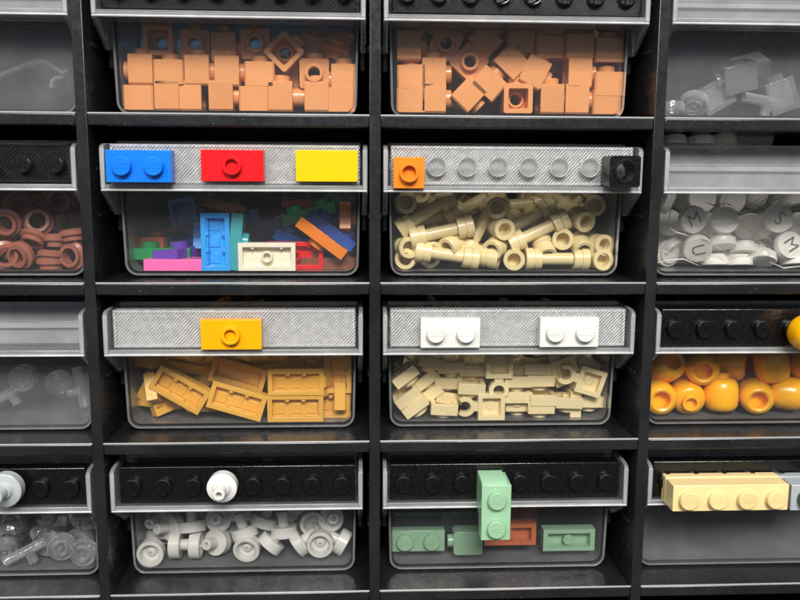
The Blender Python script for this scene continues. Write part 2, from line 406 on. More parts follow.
# ------------------------------------------------------------------ strips and display pieces
def stud_mb(r=2.42, h=1.75, logo=True, M=None):
    m = MB(); m.lathe([(0, 0), (r, 0), (r, h-.2), (r-.2, h), (0, h)], 30, M)
    if logo: m.join(LOGO, (M or Matrix()) @ T(0, 0, h))
    return m
def hollow_mb(r=2.45, ri=1.6, h=1.75, M=None, n=30):
    return MB().lathe([(ri, 0), (r, 0), (r, h-.15), (r-.15, h), (ri+.15, h), (ri, h-.15), (ri, 0)], n, M)
def strip(c, r, mat, studs, label, dx=0, face=3.0):
    zc = 25.75+5.1
    base = ((c-2.5)*W+dx, face, -(r-1)*H+zc)
    e = empty('stud_strip', base); tag(e, label, 'stud strip')
    m = MB()
    if mat in (M_SBT, M_SCL):
        m.box(-32.1, 32.1, 0, 4.0, -5.2, 5.1)
        for a, b, cc, d in ((-31.9, 31.9, 4.3, 4.95), (-31.9, 31.9, -4.9, -4.25), (-31.9, -31.25, -4.2, 4.25), (31.25, 31.9, -4.2, 4.25)):
            m.box(a, b, -.28, .02, cc, d)
    else: m.box(-32.1, 32.1, 0, 4.0, -5.2, 5.1)
    obj('body', m, mat, e, .3)
    me = None
    for k in studs:
        if me is None: me = stud_mb(2.3, 1.7, True).mesh('stud')
        o = link('stud', me, M_STUD if mat is M_SCL else mat, e); o.matrix_basis = T((-28.35+8.1*k)*MM, .0, -.3*MM) @ OUT @ RZ(random.choice((0, 0, 45, -60)) if mat is M_SBT else 0)
    if mat is M_SCL and studs:
        me = hollow_mb(2.52, 2.3, 1.85).mesh('stud_ring')  # white ring paints the highlight around each clear stud
        for k in studs:
            o = link('stud_ring', me, M_LINE, e); o.matrix_basis = T((-28.35+8.1*k)*MM, 0, -.3*MM) @ OUT
    return base

# ------------------------------------------------------------------ loose pieces: part dictionaries, natural pose faces the viewer (-Y)
def P_headlight(mat):
    b = MB(); n = 28; vs = []
    def sq(y, h): return [(h*max(-1, min(1, 1.42*math.cos(2*math.pi*i/n))), y, h*max(-1, min(1, 1.42*math.sin(2*math.pi*i/n)))) for i in range(n)]
    def ci(y, r): return [(r*math.cos(2*math.pi*i/n), y, r*math.sin(2*math.pi*i/n)) for i in range(n)]
    loops = [ci(-3.25, 1.6), sq(-3.25, 4), sq(3.25, 4), sq(3.25, 2.65), sq(-1.6, 2.65), ci(-1.6, 2.2), ci(-.6, 2.2), ci(-.6, 1.6)]
    for q in loops: vs += q
    k_ = len(loops); fs = [(a*n+i, a*n+(i+1) % n, ((a+1) % k_)*n+(i+1) % n, ((a+1) % k_)*n+i) for a in range(k_) for i in range(n)]
    b.add(vs, fs)
    return {'body': (b, .12), 'hollow_stud': (hollow_mb(M=T(0, -3.2, 0) @ OUT), 0), 'stud': (stud_mb(2.42, 1.7, False, T(0, 0, 4)), 0)}
def P_plate2(mat, jumper=True, long=16):
    b = MB(); b.tray(long-.2, 7.8, 3.2, 1.25, 1.25, 2.2)           # underside towards viewer
    k = {2: (0,), 4: (-8, 0, 8)}[int(long/8)]
    for x in k: b.lathe([(1.0, 0), (1.65, 0), (1.65, 2.0), (1.0, 2.0), (1.0, 0)], 18, T(x, .6, 0) @ OUT)
    for x in [q*8-long/2+4 for q in range(int(long/8))]:
        for s in (-1, 1): b.box(x-.4, x+.4, -1.3, .7, s*2.45-.35, s*2.45+.35)
        b.lathe([(0, 0), (1.5, 0), (1.3, .35), (0, .35)], 16, T(x, .75, 0) @ OUT)
    d = {'body': (b, .12)}
    if jumper: d['stud'] = (hollow_mb(M=T(0, 1.55, 0) @ RX(-90)), 0)
    else:
        for q in range(int(long/8)): d['stud%d' % q] = (stud_mb(2.42, 1.7, False, T(q*8-long/2+4, 1.55, 0) @ RX(-90)), 0)
    return d
def P_ribbed(mat):      # two-stud plate whose hollow underside is ribbed, no tube
    b = MB(); b.tray(15.9, 7.9, 3.2, 1.35, 1.35, 2.1)
    for x in (-2.3, 2.3):
        for s in (-1, 1): b.lathe([(0, 0), (.65, 0), (.65, 1.9), (0, 1.9)], 12, T(x, .5, s*2.45) @ OUT)
    for x, w_ in ((-4.6, 1.5), (0, 1.5), (4.6, 1.5)): b.box(x-w_, x+w_, .2, .7, -2.0, 1.0)
    b.box(-6.4, 6.4, -.9, .7, -2.7, -2.05)
    return {'body': (b, .12), 'stud': (hollow_mb(M=T(0, 1.55, 0) @ RX(-90)), 0)}
def P_rod(mat):
    b = MB(); b.lathe([(0, -6.5), (1.75, -6.5), (1.75, 6.5), (0, 6.5)], 20, RY(90))
    d = {'rod': (b, 0)}
    for s in (-1, 1):
        c = MB(); c.lathe([(1.8, 0), (3.0, 0), (3.0, 1.9), (2.75, 2.0), (2.75, 2.3), (3.15, 2.4), (3.15, 4.3), (3.0, 4.5), (2.05, 4.5), (1.9, 4.3), (1.9, 1.2), (0, 1.2)], 26,
                          T(s*4.6, 0, 0) @ RY(90*s))
        d['socket%d' % (s+1)] = (c, 0)
    return d
def P_socket(mat):      # a short double socket
    b = MB(); b.lathe([(0, -3.2), (1.7, -3.2), (2.9, -3.2), (3.0, -3), (3.0, -.4), (2.7, -.3), (2.7, .3), (3.05, .4), (3.05, 3.0), (2.9, 3.2), (1.95, 3.2), (1.8, 3), (1.8, -.5), (0, -.5)], 28, OUT)
    return {'body': (b, 0)}
def P_ring(mat, R=4.0, r=2.2, h=3.2):
    b = MB(); b.lathe([(r, -h/2), (R-.8, -h/2), (R, -h/2+.6), (R, .1), (R-.9, .5), (R-.9, h/2), (r, h/2), (r, -h/2)], 34, OUT)
    return {'body': (b, 0)}
def P_disc(mat, letter=None):
    b = MB(); b.lathe([(0, -1.6), (2.9, -1.6), (2.9, -.9), (3.8, -.8), (4.0, -.6), (4.0, 1.3), (3.8, 1.6), (0, 1.6)], 40, OUT)
    d = {'body': (b, 0)}
    if letter: d['letter'] = (MB().join(text_mb(letter, 5.4, .05), T(0, -1.62, 0) @ OUT), 0, M_INK)
    return d
def P_head(mat):
    b = MB(); pr = [(1.55, -2.2), (1.55, -4.9), (3.2, -5.0), (4.1, -4.5), (4.75, -3.4), (5.0, -1.5), (5.0, 1.5), (4.75, 3.1), (4.1, 4.1), (3.0, 4.6), (2.5, 4.65)]
    b.lathe([(0, -1.4), (2.55, -1.4), (2.55, -4.7), (3.2, -5.0)]+pr[3:]+[(0, 4.65)], 36, OUT)
    return {'body': (b, 0), 'stud': (hollow_mb(2.45, 1.6, 1.7, T(0, -4.6, 0) @ OUT), 0)}
def P_goblet(mat):      # a shallow cup on a hollow post; cup towards viewer
    b = MB(); b.lathe([(0, 0), (3.7, 0), (3.9, .2), (3.9, 3.0), (3.7, 3.2), (2.95, 3.2), (2.85, 3.0), (2.6, .8), (1.8, .6), (.95, 1.9), (.5, 2.0), (.4, .9), (0, .9)], 36, T(0, .8, 0) @ OUT)
    p = MB(); p.lathe([(0, -.3), (1.6, -.3), (1.6, 4.0), (1.4, 4.2), (.8, 4.2), (.7, 3.8), (.7, 2.0), (0, 2.0)], 24, T(0, .9, 0) @ RX(-90))
    return {'cup': (b, 0), 'post': (p, 0)}
def P_clip(mat):        # 1x1 plate with a C clip, underside towards viewer, clip to -X
    b = MB(); b.tray(7.8, 7.8, 3.2, 1.3, 1.3, 2.2); b.lathe([(0, 0), (1.5, 0), (1.2, .4), (0, .4)], 18, T(0, .7, 0) @ OUT)
    n = 16; outer = []; inner = []
    for i in range(n+1):
        a = R_(50+260*i/n); outer.append((-7.6-2.9*math.cos(a-math.pi)*-1, 2.9*math.sin(a))); inner.append((-7.6+1.6*math.cos(a), 1.6*math.sin(a)))
    outer = [(-7.6+2.9*math.cos(R_(50+260*i/n)), 2.9*math.sin(R_(50+260*i/n))) for i in range(n+1)]
    c = MB(); vs = []
    for y in (-1.3, 1.1): vs += [(-x-15.2, y, z) for x, z in outer]+[(-x-15.2, y, z) for x, z in inner]
    k = n+1; fs = []
    for i in range(n): fs += [(i, i+1, k+i+1, k+i), (2*k+i, 3*k+i, 3*k+i+1, 2*k+i+1), (i, 2*k+i, 2*k+i+1, i+1), (k+i, k+i+1, 3*k+i+1, 3*k+i)]
    fs += [(0, k, 3*k, 2*k), (k-1, 3*k-1, 4*k-1, 2*k-1)]
    c.add(vs, fs); c.box(-5.4, -3.8, -1.25, 1.05, -1.3, 1.3)
    return {'plate': (b, .1), 'clip': (c, .1), 'stud': (stud_mb(2.42, 1.7, False, T(0, 1.55, 0) @ RX(-90)), 0)}
def P_clearbrick(mat):
    b = MB(); b.tray(7.8, 7.8, 9.0, 1.0, 1.0, 7.6, RX(-90))
    d = {'body': (b, .15)}
    d['stud'] = (stud_mb(2.4, 1.7, False, T(0, 0, 4.5)), 0)
    return d
def P_clearround(mat):
    b = MB(); b.lathe([(0, -1.6), (2.5, -1.6), (3.9, -1.2), (4, 0), (3.9, 1.2), (3.5, 1.6), (3.0, .6), (2.4, .6), (2.3, 1.9), (1.6, 1.9), (1.5, .4), (.7, .4), (.6, 2.0), (0, 2.0)], 34, OUT)
    return {'body': (b, 0)}
def P_clearbar(mat):
    b = MB(); b.lathe([(0, -6), (1.5, -6), (1.5, 6), (0, 6)], 18, RY(90)); b.lathe([(0, 0), (1.4, 0), (1.4, 4), (0, 4)], 18, T(1, 0, 0) @ RY(180))
    return {'body': (b, .1)}
def P_frame(mat):       # shallow open tray with a small round post inside
    b = MB(); b.tray(15.4, 6.6, 3.6, 1.4, 1.2, 2.9); b.lathe([(0, 0), (1.55, 0), (1.55, 2.2), (0, 2.2)], 20, T(0, 1.1, -.2) @ OUT)
    return {'body': (b, .15)}
def P_studblock(mat, n=2):
    b = MB(); b.box(-4*n+.1, 4*n-.1, -3.2, -.2, -3.3, 3.3)
    d = {'body': (b, .2)}
    for q in range(n): d['stud%d' % q] = (stud_mb(2.42, 1.7, True, T(q*8-4*n+4, -3.2, 0) @ OUT), 0)
    return d
def P_notched(mat):     # block with clipped corners and a side stud
    b = MB(); b.prism([(-4.3, -2.9), (-3.6, -3.6), (3.6, -3.6), (4.3, -2.9), (4.3, 2.9), (3.6, 3.6), (-3.6, 3.6), (-4.3, 2.9)], -2.5, 2.5, 'Y')
    return {'body': (b, .15), 'stud': (stud_mb(1.9, 1.7, False, T(-4.3, 0, 0) @ RY(-90)), 0)}
PIECES = dict(ribbed=P_ribbed, headlight=P_headlight, jumper=P_plate2, plate=lambda m: P_plate2(m, False), rod=P_rod, socket=P_socket, ring=P_ring,
              ring_small=lambda m: P_ring(m, 3.0, 1.7, 3.6), disc=P_disc, discM=lambda m: P_disc(m, 'M'), discS=lambda m: P_disc(m, 'S'), discU=lambda m: P_disc(m, 'U'), discN=lambda m: P_disc(m, 'M'),
              head=P_head, goblet=P_goblet, clip=P_clip, clearbrick=P_clearbrick, clearround=P_clearround, clearbar=P_clearbar,
              frame=P_frame, studblock=P_studblock, notched=P_notched)
NAMES = dict(ribbed='jumper_plate', headlight='cube_brick', jumper='jumper_plate', plate='stud_plate', rod='socket_rod', socket='pipe_socket', ring='round_ring', ring_small='round_ring',
             disc='round_tile', discM='round_tile', discS='round_tile', discU='round_tile', discN='round_tile', head='barrel_head', goblet='post_dish', clip='clip_plate',
             clearbrick='clear_brick', clearround='clear_round_plate', clearbar='clear_bar', frame='framed_brick', studblock='side_stud_brick', notched='notched_brick')
CATS = dict(ribbed='toy plate', headlight='toy brick', jumper='toy plate', plate='toy plate', rod='toy rod', socket='toy pipe piece', ring='toy ring', ring_small='toy ring', disc='round tile',
            discM='round tile', discS='round tile', discU='round tile', discN='round tile', head='toy head', goblet='toy dish', clip='clip plate', clearbrick='toy brick', clearround='round plate',
            clearbar='toy bar', frame='toy brick', studblock='toy brick', notched='toy brick')
BASEV = {'F': Matrix(), 'B': RZ(180), 'V': RZ(90), 'Vl': RZ(-90), 'H': RX(-90), 'Hb': RX(90) , 'T': RX(90), 'S': RX(90), 'D': RX(90), 'Sd': RX(-90)}
_cache = {}
def piece_parts(kind, color):
    key = (kind, color)
    if key not in _cache:
        mt = color if not isinstance(color, str) else MAT[color]
        dd = PIECES[kind](mt); parts = []; allv = []
        whole = MB()
        for nm, tup in dd.items():
            mb, bev = tup[0], tup[1]; m_ = tup[2] if len(tup) > 2 else mt
            nm = nm.rstrip('-0123456789'); me = mb.mesh(nm); me.materials.append(m_)
            parts.append((nm, me, bev)); allv += mb.v; whole.join(mb)
        wm = whole.mesh(NAMES[kind]); wm.materials.append(mt)
        _cache[key] = (parts, np.array([tuple(v) for v in allv]), wm)
    return _cache[key]
def place(kind, color, M, label, group=None, single=False):
    """M in mm; one top-level thing, its parts as children"""
    parts, vv, wm = piece_parts(kind, color); nm = NAMES[kind]
    L = M.copy(); L.translation = M.translation*MM
    if single or len(parts) == 1:
        o = link(nm, wm if single else parts[0][1], None, None, 0); o.matrix_world = L
    else:
        o = empty(nm); o.matrix_world = L
        for pn, me, bv in parts: link(pn, me, None, o, bv)
    tag(o, label, CATS[kind], group); return o

ORD = ['', 'first', 'second', 'third', 'fourth', 'fifth', 'sixth', 'seventh', 'eighth', 'ninth', 'tenth', 'eleventh', 'twelfth', 'thirteenth', 'fourteenth']
def fill_drawer(c, r, dphrase, group, bands, items, dx=0, dy=0, dz=0):
    """items: (kind, color, view, px, py, roll, yaw, tilt, depth, phrase)"""
    rows = {}
    for it in items:
        for k, (ymax, nm) in enumerate(bands):
            if it[4] <= ymax: rows.setdefault(nm, []).append(it); break
    xlo, xhi = (c-2.5)*W+dx-31.3, (c-2.5)*W+dx+31.3; zlo = -(r-1)*H+BZ+dz+1.05
    for nm, lst in rows.items():
        lst.sort(key=lambda q: q[3])
        for n, (kind, color, view, px, py, roll, yaw, tilt, dep, phrase) in enumerate(lst):
            _, vv, _ = piece_parts(kind, color)
            Rm = RY(roll) @ RX(tilt) @ RZ(yaw) @ BASEV[view]
            a = np.array(Rm.to_3x3()); q = vv @ a.T; lo = q.min(0); hi = q.max(0)
            Y = FY+dy+1.2+dep-lo[1]
            p = at(px, py, FY+dy+1.2+dep+.5)
            p.y = Y
            p.x = min(max(p.x, xlo-lo[0] if c == 0 else xlo-lo[0]), xhi-hi[0]); p.z = max(p.z, zlo-lo[2])
            pos = ('leftmost' if n == 0 else 'rightmost' if n == len(lst)-1 else ORD[n+1]+' from left')
            lab = phrase+', '+pos+', '+nm+' row, '+dphrase if len(lst) > 1 else phrase+', in '+dphrase
            if len(lab.split()) > 16: print('LONG', lab)
            place(kind, color, T(*p) @ Rm, lab, 'pieces in the '+dphrase)
def filler(c, r, kinds, label, group, nx, zs, deps, dx=0, dy=0, xr=29, jit=40):
    for dep in deps:
        for iz, z in enumerate(zs):
            for ix in range(nx):
                kind, color = random.choice(kinds)
                _, vv, _ = piece_parts(kind, color)
                Rm = RY(random.uniform(-180, 180)) @ RX(random.uniform(-jit, jit)) @ RZ(random.choice((0, 90, 180, 270))+random.uniform(-jit, jit)/2)
                a = np.array(Rm.to_3x3()); q = vv @ a.T; lo = q.min(0); hi = q.max(0)
                x = (c-2.5)*W+dx+(-xr+2*xr*(ix+.5+random.uniform(-.12, .12))/nx)
                x = min(max(x, (c-2.5)*W+dx-31.2-lo[0]), (c-2.5)*W+dx+31.2-hi[0])
                zz = max(-(r-1)*H+z+random.uniform(-1, 1), -(r-1)*H+BZ+1.1-lo[2])
                Y = FY+dy+1.2+dep-lo[1]
                place(kind, color, T(x, Y, zz) @ Rm, label, group, single=True)
#@@CONTENT@@
# ------------------------------------------------------------------ the drawers
OFF = {(1, 1): .5, (1, 2): .6, (1, 3): .4, (1, 4): .2, (2, 1): .5, (2, 2): .9, (2, 3): -.3, (2, 4): -.4, (3, 1): -.7, (3, 2): -.7, (3, 3): -.7, (3, 4): -.6,
       (4, 1): -.5, (4, 2): -.5, (4, 3): -.5, (4, 4): -.6}
DZ = {(2, 1): -.2, (3, 1): -.3, (1, 1): -.1, (4, 1): -.1}
DL = {(1, 1): 'clear drawer at the top left edge, empty but for a curved clear scrap',
      (2, 1): 'clear drawer of orange-brown cube bricks with a blue board showing above them',
      (3, 1): 'clear drawer packed full of orange-brown cube bricks, several tilted like diamonds',
      (4, 1): 'nearly empty clear drawer holding a few transparent bricks, top right',
      (1, 2): 'clear drawer of reddish brown rings below a ridged black strip',
      (2, 2): 'clear drawer of mixed bright plates, blue red and yellow pieces on its handle',
      (3, 2): 'clear drawer full of tan rods with round sockets',
      (4, 2): 'clear drawer holding a crinkled bag of white lettered round tiles',
      (1, 3): 'empty-looking clear drawer with bare handle on the left, faint clear rings inside',
      (2, 3): 'clear drawer of gold plates showing their undersides',
      (3, 3): 'clear drawer of pale tan clip plates, two white pieces on its handle',
      (4, 3): 'clear drawer of yellow-orange barrel heads',
      (1, 4): 'clear drawer of transparent round pieces, bottom left edge',
      (2, 4): 'clear drawer of light grey post dishes, bottom row',
      (3, 4): 'clear drawer with a few sage green and one rust brown piece',
      (4, 4): 'empty clear drawer behind the long tan brick, bottom right'}
for (c, r), s in DL.items(): drawer(c, r, s, OFF[(c, r)], 0, DZ.get((c, r), 0))
ST = [((2, 1), M_SBT, range(8), 'black ridged eight-stud strip on the left cube drawer, top row'),
      ((3, 1), M_SBT, range(8), 'black ridged eight-stud strip on the right cube drawer, top row'),
      ((1, 2), M_SBT, range(8), 'black ridged strip with studs above the reddish brown rings'),
      ((2, 2), M_SCL, (), 'clear ridged strip behind the blue, red and yellow pieces'),
      ((3, 2), M_SCL, range(8), 'clear ridged strip with clear studs above the tan rods'),
      ((2, 3), M_SCL, (), 'clear ridged strip behind the gold jumper plate'),
      ((3, 3), M_SCL, (), 'clear ridged strip behind the two white two-stud plates'),
      ((4, 3), M_SBS, range(8), 'smooth black strip with studs above the yellow-orange heads'),
      ((1, 4), M_SBS, range(8), 'smooth black strip with studs above the transparent round pieces'),
      ((2, 4), M_SBS, range(8), 'smooth black eight-stud strip above the light grey dishes'),
      ((3, 4), M_SBS, range(8), 'smooth black eight-stud strip above the sage green pieces'),
      ((4, 4), M_SBS, range(8), 'smooth black strip mostly hidden behind the long tan brick')]
for (c, r), m, st, s in ST: strip(c, r, m, st, s, OFF[(c, r)])

# ---- pieces shown on the handles (front face at Y=yf)
def root_at(name, px, py, Y, label, cat):
    p = at(px, py, Y); e = empty(name, p); tag(e, label, cat); return e
def oriented(o, M):
    L = M.copy(); L.translation = M.translation*MM; o.matrix_basis = L; return o
# blue two-stud plate
def disp_plate(px, py, mat, label, studs='two', name='display_plate', d=3.2, cat='toy plate', w=15.9, h=8.0):
    e = root_at(name, px, py, 2.7-d, label, cat)
    obj('body', MB().box(-w/2, w/2, 0, d, -h/2, h/2), mat, e, .12)
    if studs == 'two':
        me = stud_mb(2.42, 1.7, True).mesh('stud')
        for x in (-4, 4): oriented(link('stud', me, mat, e), T(x, 0, 0) @ OUT)
    elif studs == 'jumper':
        m = hollow_mb(2.45, 1.55, 1.7, OUT); m.lathe([(0, 0), (1.5, 0), (1.5, .35), (0, .35)], 20, OUT)
        obj('hollow_stud', m, mat, e)
    return e
disp_plate(138.3, 166.2, MAT['blue'], 'blue two-stud plate on the clear strip, left of the red one', d=4.6, w=16.3, h=8.1)
disp_plate(232.3, 165.6, MAT['red'], 'red plate with one central stud between the blue and yellow pieces', 'jumper')
disp_plate(326.7, 166, MAT['yellow'], 'yellow smooth flat tile at the right end of the clear strip', 'none', 'display_tile', cat='toy tile')
disp_plate(231, 334.8, MAT['golds'], 'gold plate with one hollow central stud on the clear strip', 'jumper')
disp_plate(450.5, 333.2, MAT['white'], 'white two-stud plate on the clear strip, the left of two')
disp_plate(569.5, 332.5, MAT['white'], 'white two-stud plate on the clear strip, the right of two')
# orange 1x1 with hollow stud
e = root_at('display_plate', 409, 172.8, -.5, 'orange one-stud plate with hollow stud at left end of clear strip', 'toy plate')
obj('body', MB().box(-4, 4, 0, 3.2, -4, 4), MAT['orange'], e, .12); obj('hollow_stud', hollow_mb(2.5, 1.75, 1.8, OUT), MAT['orange'], e)
# black holed brick
e = root_at('holed_brick', 625.3, 171.5, -5.2, 'black square brick with round hole at right end of clear strip', 'toy brick')
m = MB(); n = 28; vs = []
for y in (0, 7.9):
    vs += [(2.4*math.cos(2*math.pi*i/n), y, 2.4*math.sin(2*math.pi*i/n)) for i in range(n)]
    vs += [(4*max(-1, min(1, 1.42*math.cos(2*math.pi*i/n))), y, 4*max(-1, min(1, 1.42*math.sin(2*math.pi*i/n)))) for i in range(n)]
fs = []
for i in range(n):
    j = (i+1) % n; fs += [(i, j, n+j, n+i), (2*n+i, 2*n+j, 3*n+j, 3*n+i), (i, j, 2*n+j, 2*n+i), (n+i, n+j, 3*n+j, 3*n+i)]
m.add(vs, fs); obj('body', m, MAT['blk'], e, .1)
obj('hole_collar', hollow_mb(3.1, 2.4, .35, OUT), MAT['blk'], e)
# yellow-orange head on the strip, dome towards viewer
e = root_at('barrel_head', 801, 331, .6, 'big yellow-orange round head stuck on the black strip', 'toy head')
parts, _, _ = piece_parts('head', 'head')
for pn, me, bv in parts: oriented(link(pn, me, None, e, bv), RZ(180) @ T(0, 4.5, 0))
# grey dish, left edge, and white dish
for px, py, col, s in ((3, 491.5, 'grey', 'grey round dish with hollow post on the black strip, left edge'),
                       (221.5, 488.8, 'milk', 'white round dish with hollow post stuck on the black strip')):
    e = root_at('post_dish', px, py, -2.8, s, 'toy dish'); k = .98 if px > 100 else 1.12
    m = MB(); m.lathe([(0, 0), (3.9*k, 0), (4.1*k, .2), (4.1*k, 3.0), (3.8*k, 3.2), (0, 3.2)], 40, T(0, 3.4, 0) @ OUT)
    m.lathe([(0, 0), (2.6, 0), (2.0, .9), (0, .9)], 30, T(0, .2, 0) @ OUT)
    obj('cup', m, MAT[col], e)
    obj('post', MB().lathe([(0, -.5), (1.6, -.5), (1.6, 4.2), (1.4, 4.4), (.85, 4.4), (.75, 4.1), (.75, 2), (0, 2)], 26, T(0, -.2, 0) @ OUT), MAT[col], e)
# sage green two-stud piece hanging over the ledge
e = root_at('hanging_brick', 496.2, 512.8, -7.4, 'sage green two-stud piece hanging down over the handle', 'toy brick')
m = MB(); m.prism([(0, -7.8), (5.0, -7.8), (5.0, -3.2), (10.1, 0), (10.1, 7.7), (0, 7.7)], -3.95, 3.95, 'X'); 
obj('body', m, MAT['sage'], e, .2)
m = MB(); m.prism([(.1, 7.72), (1.2, 8.3), (10, 8.3), (10, 7.72)], -3.9, 3.0, 'X'); obj('top_wedge', m, MAT['sage'], e, .15)
me = stud_mb(2.42, 1.7).mesh('stud')
for z in (-4, 4): oriented(link('stud', me, MAT['sage'], e), T(0, 0, z-.3) @ OUT)
# tan four-stud brick and grey neighbour
e = root_at('long_brick', 731, 498.3, -6.6, 'long tan four-stud brick with a stepped top, bottom right', 'toy brick')
m = MB(); m.box(-16, 16, 0, 5.4, -3.6, 3.75); m.box(-16, 16, 5.9, 9.0, -3.6, 4.0); m.box(-15.9, 15.9, 5.3, 6.0, -3.5, 3.2); obj('body', m, MAT['tanbrick'], e, .2)
me = stud_mb(2.5, 1.7).mesh('stud')
for k in range(4): oriented(link('stud', me, MAT['tanbrick'], e), T(-12+8*k, 0, -.2) @ OUT)
e = root_at('grey_brick', 805.5, 498, -6.6, 'grey brick with dark green knob at right of the tan brick', 'toy brick')
m = MB(); m.box(-4.0, 4.1, 0, 5.4, -3.6, 3.75); m.box(-5.2, 4.1, 5.9, 9.0, -3.6, 4.0); m.box(-3.9, 4.0, 5.3, 6.0, -3.5, 3.2); obj('body', m, MAT['grey'], e, .2)
obj('knob', MB().lathe([(0, 0), (2.6, 0), (2.6, 1.5), (2.2, 2.2), (0, 2.4)], 28, T(.2, 0, -.2) @ OUT), MAT['dgreen'], e)

# ---- blue board standing in the left cube drawer
b0 = ((2-2.5)*W+.6, 36, 2.2)
b0 = (b0[0], 34, b0[2])
o = obj('blue_board', MB().box(-30.5, 30.5, 0, 1.2, 0, 34.2), M_BLUE); o.location = Vector(b0)*MM
tag(o, 'blue board standing upright behind the cubes in the left cube drawer', 'board')

NG = 'nougat'; G = 'small bricks in the drawers'
vw = {'V': 'orange-brown cube with plain upright side out', 'Vl': 'orange-brown cube with plain upright side out', 'H': 'orange-brown cube lying on its side',
      'F': 'orange-brown cube with hollow stud out', 'B': 'orange-brown cube with square hole out', 'S': 'orange-brown cube with top tipped out'}
def hl(view, px, py, roll=0, d=0, yaw=0, tilt=0, s=None): return ('headlight', NG, view, px, py, roll, yaw, tilt, d, s or vw[view])
B3 = [(58, 'top'), (88, 'middle'), (200, 'bottom')]
fill_drawer(2, 1, 'left cube drawer', G, B3, [
    hl('H', 138.5, 100), hl('V', 167, 99.5), hl('Vl', 189.5, 99.5, d=.6), hl('V', 221, 99), hl('H', 254, 102), hl('V', 280.5, 99.5), hl('Vl', 316.5, 99.5), hl('H', 343.5, 104, d=.4),
    hl('Vl', 140.5, 69, d=.3), hl('H', 168.5, 72), hl('V', 197, 70, d=.3), hl('V', 227, 71, d=.2), hl('H', 259.5, 74), hl('V', 287, 76, d=8), hl('F', 314, 73), 
    hl('B', 158, 40, 1, 3), hl('F', 194, 44, 2, 2.5), hl('V', 223.5, 46.5, d=2.2), hl('F', 255, 43, -3, 2), hl('B', 284, 51.5, 45, .6), hl('V', 308, 48, 20, 7), hl('Vl', 343.5, 79, d=.5),
    hl('F', 340, 47, 8, 2, yaw=-10, tilt=55)], dx=.6)
filler(2, 1, [('headlight', NG)], 'orange-brown cube lying behind the front ones in the left cube drawer', 'orange-brown cubes behind the front rows on the left', 6, (6, 14), (12,), .6)
fill_drawer(3, 1, 'right cube drawer', G, [(32, 'uppermost'), (56, 'top'), (88, 'middle'), (200, 'bottom')], [
    hl('V', 403, 45), hl('F', 446, 43, 22, 1.5), hl('H', 485, 40, 45, 2.5), hl('H', 521, 40, 6, 3), hl('H', 550, 46, 0, 2), hl('H', 580, 46, d=.8), hl('H', 610, 50, d=.6),
    hl('H', 407, 77, -2), hl('V', 434, 72.5), hl('F', 470, 61.5, 42, 1.2), hl('H', 489, 83.5, 40), hl('H', 512, 62, 43, .3), hl('V', 535, 72, 26), hl('V', 580, 73), hl('H', 609, 84, 0, .3),
    hl('H', 408, 103), hl('V', 434, 101), hl('V', 469, 97.5, 43), hl('B', 518, 101), hl('V', 552, 101), hl('V', 577, 100), hl('H', 607, 106, d=.4),
    hl('H', 412, 24, 10, 5), hl('H', 440, 26, 35, 4), hl('V', 463, 22, 75, 6), hl('H', 490, 24, -20, 5), hl('H', 551, 24, 3, 2), hl('F', 582, 24, 0, 7, tilt=60)], dx=.4)
filler(3, 1, [('headlight', NG)], 'orange-brown cube lying behind the front ones in the right cube drawer', 'orange-brown cubes behind the front rows on the right', 6, (6, 15, 24, 32), (12,), .4)

# reddish brown rings
def rg(px, py, roll=0, yaw=0, tilt=0, d=0, k='ring', s='reddish brown ring with its hole facing out', v='F'): return (k, 'brown', v, px, py, roll, yaw, tilt, d, s)
side = 'reddish brown ring seen from its side'
fill_drawer(1, 2, 'brown ring drawer', G, [(212, 'top'), (233, 'middle'), (400, 'bottom')], [
    rg(4, 223, tilt=10), rg(36, 222, tilt=-12, yaw=10, d=1.5), rg(30, 240, roll=15, tilt=55, s='reddish brown ring tipped forward'), rg(52, 241, k='ring_small', tilt=85, s=side), rg(72, 236, tilt=85, roll=-8, s=side),
    rg(2, 256, yaw=25), rg(17, 257, k='ring', yaw=-20, tilt=10), rg(48, 257, tilt=84, roll=4, s=side), rg(71, 256.5, yaw=-18), rg(58, 199, d=7, tilt=15), rg(14, 203, d=6, tilt=30, yaw=30), rg(47, 268, tilt=88, d=.4, s=side),
    rg(-22, 250, tilt=20), rg(-50, 255, yaw=30), rg(-30, 230, tilt=60), rg(-75, 256, tilt=20), rg(-100, 250, yaw=-30), rg(-60, 232, tilt=40)], dx=.5, dz=0)
filler(1, 2, [('ring', 'brown')], 'reddish brown ring lying deeper inside the ring drawer', 'reddish brown rings behind the front ones', 6, (6, 13, 20), (9, 19), .5)

